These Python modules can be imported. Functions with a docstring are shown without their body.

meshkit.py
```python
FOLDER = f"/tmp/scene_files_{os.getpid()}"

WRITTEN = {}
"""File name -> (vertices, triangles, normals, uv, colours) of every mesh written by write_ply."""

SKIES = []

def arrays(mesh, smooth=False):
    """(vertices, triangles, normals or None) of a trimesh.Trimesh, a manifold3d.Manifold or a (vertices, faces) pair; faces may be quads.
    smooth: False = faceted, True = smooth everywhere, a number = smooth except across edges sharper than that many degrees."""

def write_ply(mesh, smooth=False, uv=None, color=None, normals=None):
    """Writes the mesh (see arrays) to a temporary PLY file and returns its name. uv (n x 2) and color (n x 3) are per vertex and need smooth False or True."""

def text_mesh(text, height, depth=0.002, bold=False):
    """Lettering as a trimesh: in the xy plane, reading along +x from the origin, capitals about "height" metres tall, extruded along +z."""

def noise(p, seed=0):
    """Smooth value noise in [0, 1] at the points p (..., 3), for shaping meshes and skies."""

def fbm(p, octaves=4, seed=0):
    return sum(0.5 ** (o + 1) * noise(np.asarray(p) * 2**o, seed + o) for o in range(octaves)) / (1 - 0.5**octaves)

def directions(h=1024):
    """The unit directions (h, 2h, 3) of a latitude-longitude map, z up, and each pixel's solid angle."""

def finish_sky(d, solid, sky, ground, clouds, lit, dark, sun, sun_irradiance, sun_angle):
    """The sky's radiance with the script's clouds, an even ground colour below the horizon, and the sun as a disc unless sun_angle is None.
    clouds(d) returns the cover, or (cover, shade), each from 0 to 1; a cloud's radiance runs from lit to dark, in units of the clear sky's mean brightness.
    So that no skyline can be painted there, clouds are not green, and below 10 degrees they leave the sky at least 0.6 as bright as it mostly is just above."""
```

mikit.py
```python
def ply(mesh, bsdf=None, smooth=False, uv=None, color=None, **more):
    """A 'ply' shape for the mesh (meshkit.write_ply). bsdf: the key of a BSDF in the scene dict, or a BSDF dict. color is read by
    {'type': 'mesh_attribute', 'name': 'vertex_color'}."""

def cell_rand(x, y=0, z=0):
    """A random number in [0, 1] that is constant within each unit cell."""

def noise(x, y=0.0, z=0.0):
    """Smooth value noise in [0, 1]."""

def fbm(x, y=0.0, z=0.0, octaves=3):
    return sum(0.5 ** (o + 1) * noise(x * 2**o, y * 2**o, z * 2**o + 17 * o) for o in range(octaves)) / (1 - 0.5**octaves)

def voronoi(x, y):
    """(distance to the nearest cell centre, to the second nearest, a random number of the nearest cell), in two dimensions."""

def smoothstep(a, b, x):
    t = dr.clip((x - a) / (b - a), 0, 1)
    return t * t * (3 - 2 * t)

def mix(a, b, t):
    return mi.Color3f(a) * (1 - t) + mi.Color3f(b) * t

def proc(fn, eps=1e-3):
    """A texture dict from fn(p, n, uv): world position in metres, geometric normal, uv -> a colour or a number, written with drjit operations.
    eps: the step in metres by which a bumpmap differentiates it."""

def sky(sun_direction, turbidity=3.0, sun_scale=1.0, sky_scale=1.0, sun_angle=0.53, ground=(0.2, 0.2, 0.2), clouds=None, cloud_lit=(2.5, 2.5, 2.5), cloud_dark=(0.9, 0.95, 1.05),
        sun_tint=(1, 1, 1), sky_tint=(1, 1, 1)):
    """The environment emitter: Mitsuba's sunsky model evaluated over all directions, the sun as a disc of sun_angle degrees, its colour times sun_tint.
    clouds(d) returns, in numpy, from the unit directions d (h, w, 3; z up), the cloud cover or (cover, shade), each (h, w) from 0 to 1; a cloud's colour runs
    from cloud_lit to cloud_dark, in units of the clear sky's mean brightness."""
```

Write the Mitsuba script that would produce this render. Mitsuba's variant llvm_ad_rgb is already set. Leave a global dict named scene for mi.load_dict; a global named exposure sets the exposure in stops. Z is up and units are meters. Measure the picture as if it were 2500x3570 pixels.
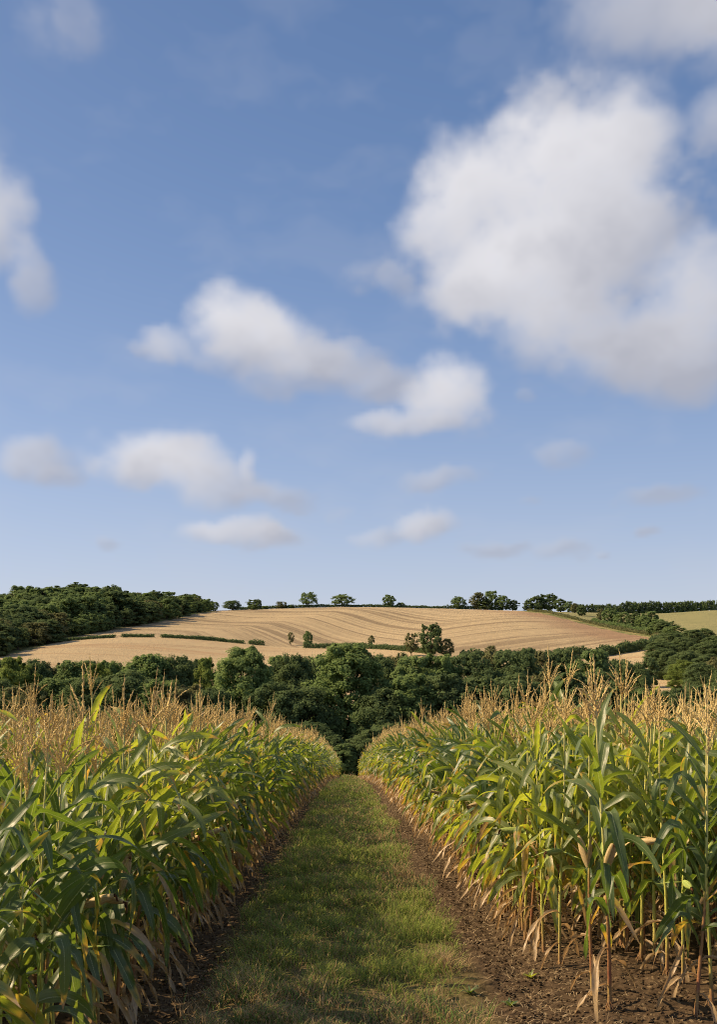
import math
import numpy as np
import trimesh
import drjit as dr
import mitsuba as mi
import mikit
import meshkit
from meshkit import fbm as nfbm, noise as nnoise
from mikit import ply, proc, noise, fbm, smoothstep, mix, cell_rand
from scipy.interpolate import PchipInterpolator

TF = mi.ScalarTransform4f
scene, labels = {}, {}

# ------------------------------------------------------------------ camera, sky, exposure
CAM_Z = 1.75
scene['camera'] = {
    'type': 'perspective', 'fov': 37.8, 'fov_axis': 'x', 'near_clip': 0.1, 'far_clip': 9000.0,
    'principal_point_offset_y': -0.1527,
    'to_world': TF().look_at(origin=[0, 0, CAM_Z], target=[0, 100, CAM_Z], up=[0, 0, 1])}
exposure = 1.95
SUN_AZ, SUN_EL = -86.0, 41.0      # degrees; azimuth from straight ahead, negative = left

# clouds: (azimuth, elevation, half width, half height in degrees, opacity, shade)
CLOUDS = [
    (6.4, 24.6, 3.3, 2.7, 1.0, .05), (9.9, 25.2, 4.0, 3.4, 1.0, .0), (13.6, 25.6, 3.6, 3.2, 1.0, .08), (4.7, 22.6, 2.9, 2.3, .95, .18),
    (9.6, 21.0, 5.0, 3.6, 1.0, .12), (12.6, 21.7, 4.0, 3.4, 1.0, .5), (6.9, 20.4, 3.2, 2.4, 1.0, .15), (10.9, 17.9, 3.8, 2.3, .95, .55),
    (14.4, 16.6, 4.2, 2.4, .95, .7), (18.4, 18.3, 3.6, 3.4, .95, .45), (17.2, 15.6, 4.0, 2.4, .9, .75), (14.9, 21.8, 2.6, 3.0, .8, .5),
    (16.8, 31.4, 6.0, 2.7, .78, .55), (20.8, 30.6, 4.5, 3.2, .8, .5), (19.2, 26.2, 2.4, 1.5, .7, .5), (10.8, 28.2, 4.2, 1.1, .34, .5), (17.8, 23.4, 2.4, 2.0, .45, .7),
    (-18.6, 22.0, 1.9, 2.6, .75, .35), (-17.3, 19.8, 1.3, 1.9, .6, .5), (-20.6, 22.6, 2.5, 3.4, .8, .35),
    (-7.0, 18.3, 2.7, 1.75, 1.0, .12), (-4.7, 17.4, 2.9, 1.9, 1.0, .18), (-10.1, 17.0, 1.9, 1.0, .8, .35), (-1.6, 16.3, 3.2, 1.2, .9, .62), (1.6, 15.2, 2.6, 1.1, .8, .85),
    (4.9, 14.7, 2.5, 2.1, 1.0, .08), (2.6, 13.1, 3.3, .8, .8, .4), (-3.0, 15.3, 3.6, 1.0, .5, .8), (-7.0, 16.3, 3.0, .9, .5, .7),
    (-10.2, 10.9, 2.8, 1.25, .9, .22), (-12.2, 10.4, 1.8, .8, .75, .45), (-7.9, 9.7, 2.3, 1.2, .75, .6), (-4.9, 9.2, 1.9, .65, .6, .7), (-5.9, 10.7, .65, 1.0, .7, .35),
    (-17.3, 10.9, 1.6, 1.0, .7, .5), (-16.2, 10.1, 1.2, .6, .5, .7),
    (-7.0, 7.3, 2.4, .72, .8, .4), (-5.0, 7.1, 1.3, .5, .7, .5), (.8, 7.1, 1.5, .65, .65, .55), (3.8, 7.6, 1.3, .75, .8, .35), (-.8, 8.2, .9, .6, .35, .8),
    (4.6, 10.1, 1.8, .6, .6, .65), (11.0, 11.3, 1.5, .7, .4, .65), (9.2, 9.0, .6, .25, .4, .9), (7.7, 6.4, 1.5, .42, .55, .9), (11.0, 6.2, 1.7, .55, .6, .9),
    (16.2, 8.9, 1.7, .5, .55, .95), (15.6, 7.0, .6, .28, .6, 1.0), (-2.5, 4.5, .75, .36, .45, .6), (-13.4, 6.7, .6, .32, .4, .8), (13.2, 5.9, .4, .2, .5, .9),
    (-15.6, 30.6, 2.6, 1.8, .26, .5), (0.0, 20.7, 1.9, .8, .28, .5), (9.0, 14.4, .7, .35, .25, .7), (2.2, 20.3, 1.6, .9, .35, .5), (-11.8, 16.6, .9, .45, .4, .6),
]


def clouds(d):
    az = np.degrees(np.arctan2(d[..., 0], d[..., 1]))
    el = np.degrees(np.arcsin(np.clip(d[..., 2], -1, 1)))
    cover = np.zeros(az.shape)
    shade = np.full(az.shape, .5)
    # the painted-by-list clouds of the northern sky and a wide noise cover for all the rest of the dome
    far = (np.abs(az) > 21) | (el > 34)
    warp = np.stack([az / 9, el / 5.5, 0 * az], -1)
    big = nfbm(warp, 5, 11)
    rest = np.clip((big - .52) / .2, 0, 1)
    w = np.clip(np.maximum((np.abs(az) - 21) / 5, (el - 34) / 4), 0, 1)
    rest = rest * w * np.clip(el / 4, 0, 1) * .9
    near = (np.abs(az) < 30) & (el < 40) & (el > 0)
    a, e = az[near], el[near]
    q = np.stack([a, e * 1.25, 0 * a], -1)
    n1 = nfbm(q / 3.0, 5, 3) - .5
    n2 = nfbm(q / 1.1 + 40, 4, 7) - .5
    wa = a + 1.5 * (nfbm(q / 2.6 + 9, 4, 21) - .5)
    we = e + 1.2 * (nfbm(q / 2.6 + 77, 4, 23) - .5)
    wa = wa + .34 * (nfbm(q / .8 + 31, 4, 61) - .5)
    we = we + .30 * (nfbm(q / .8 + 55, 4, 63) - .5)
    field = np.zeros(a.shape)
    sh_sum, sh_w = np.zeros(a.shape), np.zeros(a.shape) + 1e-4
    for (ca, ce, ra, re, op, sh) in CLOUDS:
        if ce < 12:                                      # the low ones are broad and thin
            ra, re, op = ra * 1.28, re * 1.18, min(1, op * 1.1)
        m = (np.abs(wa - ca) < 1.6 * ra) & (np.abs(we - ce) < 1.6 * re)
        u, v = (wa[m] - ca) / ra, (we[m] - ce) / re
        r2 = u * u + v * v
        f = np.clip(1.2 - r2, -.2, 1.2) + (.2 if ra > 2.5 else 0) + (.95 if ra > 2.5 else 1.4) * n1[m] + .5 * n2[m]
        c = np.clip((f + .05) / 1.6, 0, 1)
        c = c * c * (3 - 2 * c) * op * np.clip((1.6 - np.sqrt(r2)) * 3, 0, 1)
        if op < .5:
            c = c * np.clip(.5 + 3.0 * n1[m] + 1.5 * n2[m], 0, 1)
        field[m] = 1 - (1 - field[m]) * (1 - c)
        wt = c * np.exp(-r2) + 1e-6
        sh_sum[m] += wt * np.clip(sh + .08 - .36 * v + .24 * u + .7 * n1[m] + .25 * n2[m], 0, 1)
        sh_w[m] += wt
    wisp = .08 * np.clip((nfbm(np.stack([wa / 4.0, we / 1.8, 0 * wa + 3], -1), 5, 41) - .50) / .25, 0, 1)
    sh_sum += .5 * .4 * wisp
    sh_w += .4 * wisp
    cover[near] = 1 - (1 - field) * (1 - wisp)
    shade[near] = np.clip(sh_sum / sh_w, 0, 1)
    shade = np.where(w > 0, shade * (1 - w) + w * np.clip(.4 + 1.2 * (nfbm(warp * 2, 3, 5) - .5), 0, 1), shade)
    veil = .78 * np.exp(-np.maximum(el, 0) / 8.0)          # milky air low down
    base = np.clip(np.maximum(cover, rest), 0, 1)
    total = 1 - (1 - base) * (1 - veil)
    shade = (base * shade + veil * (1 - base) * .12) / np.maximum(base + veil * (1 - base), 1e-6)
    return total, shade


sa, se = math.radians(SUN_AZ), math.radians(SUN_EL)
SUN = [math.sin(sa) * math.cos(se), math.cos(sa) * math.cos(se), math.sin(se)]
scene['sky'] = mikit.sky(SUN, turbidity=4.0, sky_scale=.84, sun_scale=1.38, clouds=clouds, cloud_lit=(2.45, 2.42, 2.52), cloud_dark=(1.34, 1.38, 1.6),
                         sun_tint=(1.0, .92, .78), sky_tint=(.92, 1.0, 1.18), ground=(.12, .11, .07))

# ------------------------------------------------------------------ the lie of the land (z relative to the camera, metres)
_k = [(-3000, 0), (-400, 0), (-60, -.3), (-20, -.9), (0, -1.75)]
_k += [(d, -(1.75 + .062 * d + .00029 * d * d)) for d in (6, 12, 20, 30, 40, 50, 60, 70)]
_k += [(90, -9.56), (112, -11.82), (124, -12.85), (136, -13.45), (150, -13.75), (190, -13.2), (260, -7.2), (340, .8), (420, 10.4),
       (490, 18.0), (560, 25.6), (620, 32.0), (660, 36.2), (695, 39.9), (715, 41.6), (730, 42.4), (760, 43.2), (850, 43.5), (1000, 41), (1500, 30), (3000, 20)]
_P = PchipInterpolator([a for a, _ in _k], [b for _, b in _k])


def land(x, y):
    x, y = np.asarray(x, float), np.asarray(y, float)
    z = _P(y) + CAM_Z
    w = np.clip((y - 250) / 120, 0, 1) * np.clip((705 - y) / 90, 0, 1)
    z = z + w * (1.5 * np.sin(x / 34 + y / 90) + 1.0 * np.sin(x / 19 - y / 55 + 1))
    z = z + np.clip((y - 640) / 80, 0, 1) * (1.6 * np.cos((x - 20) / 85) - 1.0 - .02 * np.abs(x + 10))
    return z


def lane_c(y):
    return .06 - .0088 * np.asarray(y, float)


# ------------------------------------------------------------------ helpers
def tube(pts, rad, sides=6, cap=True):
    p = np.asarray(pts, float)
    r = np.broadcast_to(np.asarray(rad, float), (len(p),))
    t = np.gradient(p, axis=0)
    t /= np.linalg.norm(t, axis=1, keepdims=True) + 1e-12
    a = np.cross(t, np.where(np.abs(t[:, :1]) < .8, [[1., 0, 0]], [[0, 1., 0]]))
    a /= np.linalg.norm(a, axis=1, keepdims=True) + 1e-12
    b = np.cross(t, a)
    ang = np.arange(sides) * 2 * np.pi / sides
    v = p[:, None] + r[:, None, None] * (np.cos(ang)[None, :, None] * a[:, None] + np.sin(ang)[None, :, None] * b[:, None])
    i, j = np.meshgrid(np.arange(len(p) - 1), np.arange(sides), indexing='ij')
    q = np.stack([i * sides + j, i * sides + (j + 1) % sides, (i + 1) * sides + (j + 1) % sides, (i + 1) * sides + j], -1).reshape(-1, 4)
    f = np.vstack([q[:, [0, 1, 2]], q[:, [0, 2, 3]]])
    return v.reshape(-1, 3), f


def joined(parts):
    """parts: list of (v, f) or (v, f, uv)."""
    at = np.cumsum([0] + [len(p[0]) for p in parts])
    v = np.vstack([p[0] for p in parts])
    f = np.vstack([p[1] + a for p, a in zip(parts, at)])
    if len(parts[0]) == 3:
        return v, f, np.vstack([p[2] for p in parts])
    return v, f


def put(mesh, bsdf, smooth=True):
    if len(mesh) == 3:
        return ply((mesh[0], mesh[1]), bsdf, smooth=True if smooth is True else False, uv=mesh[2])
    return ply((mesh[0], mesh[1]), bsdf, smooth=smooth)


def tag(key, label=None, category=None, group=None, kind=None):
    labels[key] = {k: v for k, v in (('label', label), ('category', category), ('group', group), ('kind', kind)) if v}


COUNT = {}


def numbered(name):
    n = COUNT.get(name, 0)
    COUNT[name] = n + 1
    return name if n == 0 else f'{name}_{n:03d}'


def inst(key, sg, x, y, z, rz=0., s=1., sz=None, tilt=(0, 0)):
    m = TF().translate([float(x), float(y), float(z)]).rotate([0, 0, 1], float(rz))
    if tilt[0] or tilt[1]:
        m = m.rotate([1, 0, 0], float(tilt[0])).rotate([0, 1, 0], float(tilt[1]))
    m = m.scale([float(s), float(s), float(s if sz is None else sz)])
    scene[key] = {'type': 'instance', 'to_world': m, 'shapegroup': {'type': 'ref', 'id': sg}}


def C(r, g, b):
    return mi.Color3f(r, g, b)


# ------------------------------------------------------------------ materials
def leaf_tone(green_a, green_b, rib_c, yel_a, yel_b, tan_a, tan_b):
    def fn(p, n, uv):
        k = dr.floor(uv.y)
        t = uv.y - k
        dry = k / 9.0
        u = dr.abs(uv.x - .5) * 2
        big = noise(p.x * .9, p.y * .9, p.z * .9)
        fine = fbm(p.x * 14, p.y * 14, p.z * 14, 2)
        vein = noise(uv.x * 46, k * 3.7, t * 2)
        c = mix(green_a, green_b, smoothstep(.25, .8, big)) * (.80 + .40 * vein)
        rib = 1 - smoothstep(.035, .1, u + .05 * t)
        c = mix(c, rib_c, rib * .8)
        tip = smoothstep(.84, 1., t + .25 * (big - .5)) * smoothstep(.4, .6, noise(p.x * 3, p.y * 3, p.z * 2))
        spot = smoothstep(.70, .78, fbm(p.x * 38, p.y * 38, p.z * 16, 2)) * smoothstep(.45, .7, big)
        stage = dry * 1.9 - .55 + .9 * tip + .55 * spot + .55 * (t - .35) + .18 * u + .75 * (fine - .5) * smoothstep(0, .25, dry)
        c = mix(c, mix(yel_a, yel_b, fine), smoothstep(.05, .4, stage))
        return mix(c, mix(tan_a, tan_b, .5 * vein + .5 * fine), smoothstep(.45, .85, stage))
    return fn


leaf_front = leaf_tone((.078, .126, .058), (.165, .205, .080), (.50, .54, .32), (.46, .40, .10), (.52, .34, .08), (.36, .25, .13), (.66, .51, .31))
leaf_through = leaf_tone((.17, .26, .018), (.54, .60, .040), (.50, .55, .18), (.70, .55, .06), (.75, .42, .05), (.22, .13, .05), (.42, .27, .12))


def stalk_color(p, n, uv):
    red = dr.floor(uv.x)
    h = uv.y
    streak = noise(p.x * 90, p.y * 90, p.z * 5)
    low = mix((.22, .11, .055), (.38, .25, .11), streak)
    mid = mix((.34, .37, .075), (.52, .50, .12), streak)
    top = mix((.52, .50, .15), (.62, .55, .22), streak)
    c = mix(low, mid, smoothstep(.05, .3, h + .08 * streak))
    c = mix(c, top, smoothstep(.45, .85, h))
    w = smoothstep(.06, .14, h) * (1 - smoothstep(.42, .56, h)) * red
    return mix(c, (.22, .05, .045), .75 * w)


def tassel_color(p, n, uv):
    v = fbm(p.x * 40, p.y * 40, p.z * 40, 2)
    b = noise(p.x * 1.3, p.y * 1.3, 3.)
    c = mix((.56, .43, .18), (.90, .75, .39), v)
    return mix(c, c * C(.84, .78, .70), b)


def husk_color(p, n, uv):
    k = dr.floor(uv.y)
    t = uv.y - k
    s = noise(uv.x * 40, t * 1.5, k)
    green = mix((.17, .25, .055), (.34, .38, .11), s)
    tan = mix((.32, .23, .10), (.50, .39, .20), s)
    c = mix(green, tan, smoothstep(.2, .8, k + .5 * (t - .6) + .25 * (s - .5)))
    return c


def soil_color(p, n, uv):
    a = fbm(p.x * 3, p.y * 3, p.z * 3, 4)
    b = fbm(p.x * 28, p.y * 28, p.z * 28, 3)
    c = mix((.036, .024, .014), (.088, .061, .036), .5 * a + .65 * b - .08)
    straw = smoothstep(.66, .74, fbm(p.x * 45 + 5 * a, p.y * 22, p.z * 30, 2))
    c = mix(c, (.24, .18, .10), straw * .45)
    # under the sward the earth is mossy and covered in dead grass
    lane = dr.abs(p.x - (.06 - .0088 * p.y) + .13) + .45 * (fbm(p.x * 1.7, p.y * .8, 0., 3) - .5)
    g = (1 - smoothstep(.75, 1.02, lane)) * smoothstep(-20, 0, p.y)
    moss = mix((.055, .062, .020), (.135, .098, .046), fbm(p.x * 2.3, p.y * 2.3, 7., 3))
    return mix(c, moss * (.7 + .6 * b), g * .85)


def grass_color(p, n, uv):
    k = uv.x
    t = uv.y
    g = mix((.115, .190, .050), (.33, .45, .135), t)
    zone = fbm(p.x * 1.5, p.y * .8, 2., 3)
    g = mix(g * C(1.2, 1.05, .9), g * C(.62, .85, .8), smoothstep(.3, .7, zone))
    straw = mix((.26, .18, .09), (.58, .44, .25), t)
    return mix(g, straw, smoothstep(.60, .66, k + 1.25 * (zone - .5)))


def stubble_color(p, n, uv):
    x, y = p.x, p.y
    # combine passes run along the contour and swing round with the fold of the hill
    ridge = mi.Float(x) + 46 - .32 * (y - 540)           # left of this line the passes run flatter
    down = dr.select(ridge < 0, .75 * ridge, 1.55 * ridge)
    swing = 62 + .05 * (y - 430) - x                      # and right of the hollow they climb again
    v = y + dr.minimum(down, 130 + .9 * swing) + 7 * fbm(x / 40, y / 60, 0., 2)
    pas = noise(v / 4.4, x / 260, 0.)
    pas2 = noise(v / 9.5, x / 150, 5.)
    lines = smoothstep(.48, .74, .72 * pas + .32 * pas2 + .25 * (fbm(x / 9, v / 2, 1., 2) - .5))
    fine = fbm(x / 2.2, y / 1.2, 0., 3)
    c = mix((.285, .228, .140), (.225, .176, .105), fine)
    c = mix(c, (.105, .078, .050), lines * .58)
    drill = noise(v / 1.6, x / 120, 9.)
    c = c * (.84 + .3 * drill)
    tram = 1 - smoothstep(.0, .9, dr.abs(v / 1.0 - 24 * dr.floor(v / 24) - 12))
    c = mix(c, (.14, .095, .06), tram * .5)
    # worn brown headland beside the right-hand hedge
    edge = 121 - (y - 430) * .045 - x
    worn = (1 - smoothstep(6, 40, edge + 18 * (fbm(x / 16, y / 28, 3., 3) - .5))) * smoothstep(380, 440, y) * (1 - smoothstep(650, 720, y))
    c = mix(c, (.15, .095, .06), worn * .75)
    return c


def stubble_low_color(p, n, uv):
    x, y = p.x, p.y
    v = y + .10 * x + 3 * fbm(x / 40, y / 40, 0., 2)
    pas = noise(v / 2.6, x / 200, 0.)
    fine = fbm(x / 2.0, y / 1.4, 1., 3)
    c = mix((.305, .242, .146), (.262, .204, .120), fine)
    c = mix(c, (.23, .15, .085), smoothstep(.55, .9, pas) * .6)
    w = y - (392 + .22 * (x + 60))
    tr = (1 - smoothstep(.6, 1.2, dr.abs(w))) + (1 - smoothstep(.6, 1.2, dr.abs(w - 4)))
    return mix(c, (.19, .125, .075), dr.minimum(tr, 1) * .6 * (1 - smoothstep(-30, -10, x)))


def pasture_color(p, n, uv):
    v = fbm(p.x / 14, p.y / 30, 0., 4)
    s = noise((p.y + .3 * p.x) / 5.0, 0., 0.)
    return mix((.120, .122, .056), (.165, .155, .078), .7 * v + .3 * s)


def rough_color(p, n, uv):
    v = fbm(p.x / 5, p.y / 8, 0., 4)
    w = fbm(p.x / 1.2, p.y / 1.6, 2., 2)
    return mix((.055, .075, .025), (.20, .165, .075), smoothstep(.3, .75, .6 * v + .4 * w))


def foliage(a, b, scale):
    def fn(p, n, uv):
        v = noise(p.x / scale, p.y / scale, p.z / scale)
        w = noise(p.x * 1.7, p.y * 1.7, p.z * 1.7)
        return mix(a, b, .65 * v + .35 * w)
    return fn


def thin(fn, rough=.5, trans=.7, spec=None):
    d = {'type': 'principledthin', 'base_color': proc(fn), 'roughness': rough, 'diff_trans': trans}
    d.update(spec or {})
    return d


def rough_mat(fn, rough=.9, spec=.2):
    return {'type': 'twosided', 'bsdf': {'type': 'principled', 'base_color': proc(fn), 'roughness': rough, 'specular': spec}}


scene['maize_leaf'] = {'type': 'blendbsdf', 'weight': .5,
                       'front': {'type': 'twosided', 'bsdf': {'type': 'principled', 'base_color': proc(leaf_front), 'roughness': .42, 'specular': .62}},
                       'through': {'type': 'principledthin', 'base_color': proc(leaf_through), 'roughness': .5, 'diff_trans': 1.9}}
scene['maize_stalk'] = rough_mat(stalk_color, .5, .4)
scene['maize_tassel'] = thin(tassel_color, .8, .5)
scene['maize_husk'] = rough_mat(husk_color, .6, .3)
scene['maize_silk'] = rough_mat(lambda p, n, uv: mix((.045, .022, .012), (.13, .06, .03), noise(p.x * 80, p.y * 80, p.z * 80)), .8, .1)
scene['soil'] = {'type': 'twosided', 'bsdf': {'type': 'bumpmap', 'grain': proc(lambda p, n, uv: .020 * fbm(p.x * 26, p.y * 26, p.z * 26, 4), eps=.004), 'scale': 1.0,
                                            'bsdf': {'type': 'principled', 'base_color': proc(soil_color), 'roughness': .95, 'specular': .1}}}
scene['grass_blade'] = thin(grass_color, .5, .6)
scene['straw'] = rough_mat(lambda p, n, uv: mix((.20, .145, .08), (.42, .33, .20), noise(p.x * 9, p.y * 9, 0.)), .7, .2)
scene['stubble'] = rough_mat(stubble_color, .95, .1)
scene['stubble_low'] = rough_mat(stubble_low_color, .95, .1)
scene['pasture_turf'] = rough_mat(pasture_color, .95, .1)
scene['rough_turf'] = rough_mat(rough_color, .95, .1)
scene['bark'] = rough_mat(lambda p, n, uv: mix((.06, .048, .036), (.15, .125, .10), fbm(p.x * 3, p.y * 3, p.z * 1.2, 3)), .95, .1)
scene['foliage_green'] = thin(foliage((.135, .205, .080), (.225, .300, .115), 6.), .5, .95)
scene['foliage_ash'] = thin(foliage((.150, .225, .080), (.255, .335, .120), 5.), .5, .95)
scene['foliage_dark'] = thin(foliage((.100, .152, .068), (.162, .216, .090), 6.), .5, .9)
scene['foliage_light'] = thin(foliage((.15, .215, .055), (.24, .30, .085), 6.), .5, 1.0)
scene['foliage_olive'] = thin(foliage((.14, .16, .07), (.22, .22, .105), 6.), .55, .8)


# ------------------------------------------------------------------ ground
def grid_mesh(X, Y, Z):
    h, w = X.shape
    i, j = np.meshgrid(np.arange(h - 1), np.arange(w - 1), indexing='ij')
    a = (i * w + j).ravel()
    f = np.stack([a, a + 1, a + w + 1, a + w], 1)
    return np.stack([X.ravel(), Y.ravel(), Z.ravel()], 1), f


def near_relief(x, y):
    """clods, wheel ruts and the low ridge of the sward, in metres."""
    u = x - lane_c(y)
    p = np.stack([x, y, 0 * x], -1)
    sward = np.clip((1.0 - np.abs(u + .13)) / .35, 0, 1)
    fade = np.clip((60 - y) / 45, 0, 1) * np.clip((np.abs(u) < 5) * 1.0, 0, 1)
    clod = .030 * (nfbm(p * 6.5, 3, 3) - .5) + .045 * np.clip(nfbm(p * 15, 1, 9) - .45, 0, 1)
    bump = .05 * (nfbm(p * 1.6, 3, 5) - .5)
    rut = -.035 * np.exp(-((u - .28) / .22) ** 2) - .03 * np.exp(-((np.abs(u) - 1.25) / .15) ** 2)
    return fade * (clod * (1 - .75 * sward) + bump + sward * .03 + rut)


ys = [-3000, -800, -200, -60, -25, -12, -5, 0, 2, 3.5]
y = 4.5
while y < 118:
    ys.append(y)
    y += max(.03, .0036 * y)
ys = np.array(ys + [118.0])
side = np.array([3.3, 3.6, 4.2, 5.2, 7, 10, 15, 22, 32, 46, 64, 90, 150, 300, 800, 3000])
xs = np.concatenate([-side[::-1], np.arange(-3.0, 3.01, .032), side])
X, Y = np.meshgrid(xs, ys)
Xc = X + np.where(np.abs(X) < 20, lane_c(np.clip(Y, 0, 200)), 0)
Z = land(Xc, Y) + near_relief(Xc, Y)
scene['ground'] = ply(grid_mesh(Xc, Y, Z), 'soil', smooth=True)
tag('ground', 'bare brown crumbly soil of the maize field and the track', kind='structure')

# hill side: one lie of the land cut into its fields along their boundaries
ys = np.concatenate([[116.0], np.arange(120, 260, 5), np.arange(260, 760, 2.5), [770, 800, 850, 950, 1100, 1500, 2200, 3000]])
side = np.array([275, 300, 350, 450, 700, 1300, 3000])
xs = np.concatenate([-side[::-1], np.arange(-260, 261, 2.0), side])
X, Y = np.meshgrid(xs, ys)
hv, hq = grid_mesh(X, Y, land(X, Y) - .02)
cx, cy = hv[hq].mean(1)[:, 0], hv[hq].mean(1)[:, 1]
WOOD = np.array([(250, -140), (350, -124), (378, -119), (408, -118), (422, -122), (440, -118), (520, -110), (600, -103), (650, -98), (668, -95), (690, -93)])
HEDGE = np.array([(-150, 392), (-128, 404), (-95, 417), (-60, 421), (-40, 421), (-10, 418), (0, 414), (12, 400), (26, 381), (36, 368), (60, 366), (85, 372), (104, 384), (118, 405)])


def wood_edge(y):
    return np.interp(y, WOOD[:, 0], WOOD[:, 1])


def hedge_line(x):
    return np.interp(x, HEDGE[:, 0], HEDGE[:, 1])


def right_edge(y):
    return np.interp(y, [300, 395, 430, 480, 560, 640, 716], [123, 119, 120, 118, 114, 109, 106])


in_wood = (cx < wood_edge(cy)) & (cy > 354)
upper = ~in_wood & (cy > hedge_line(cx)) & (cx < right_edge(cy)) & (cy < 717) & (cx > -135)
lower = ~in_wood & (cy <= hedge_line(cx)) & (cy > 205) & (cx < 135) & (cx > -230)
past = (cx > right_edge(cy) + 14) & (cy > 420) & (cy < 735)
rest = ~(upper | lower | past)


def cut(mask):
    f = hq[mask]
    used = np.unique(f)
    back = np.full(len(hv), -1)
    back[used] = np.arange(len(used))
    return hv[used], back[f]


for key, m, mat, lab in (('stubble_field', upper, 'stubble', 'large tan stubble field with dark curving harvest lines on the hillside'),
                         ('stubble_field_001', lower, 'stubble_low', 'smooth pale golden stubble field below the hedge'),
                         ('pasture', past, 'pasture_turf', 'pale green pasture on the far right slope'),
                         ('hills', rest, 'rough_turf', 'rough grassy land of valley and hill')):
    scene[key] = ply(cut(m), mat, smooth=True)
    tag(key, lab, kind='structure')


# ------------------------------------------------------------------ maize
def sm(x):
    x = np.clip(x, 0, 1)
    return x * x * (3 - 2 * x)


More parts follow.
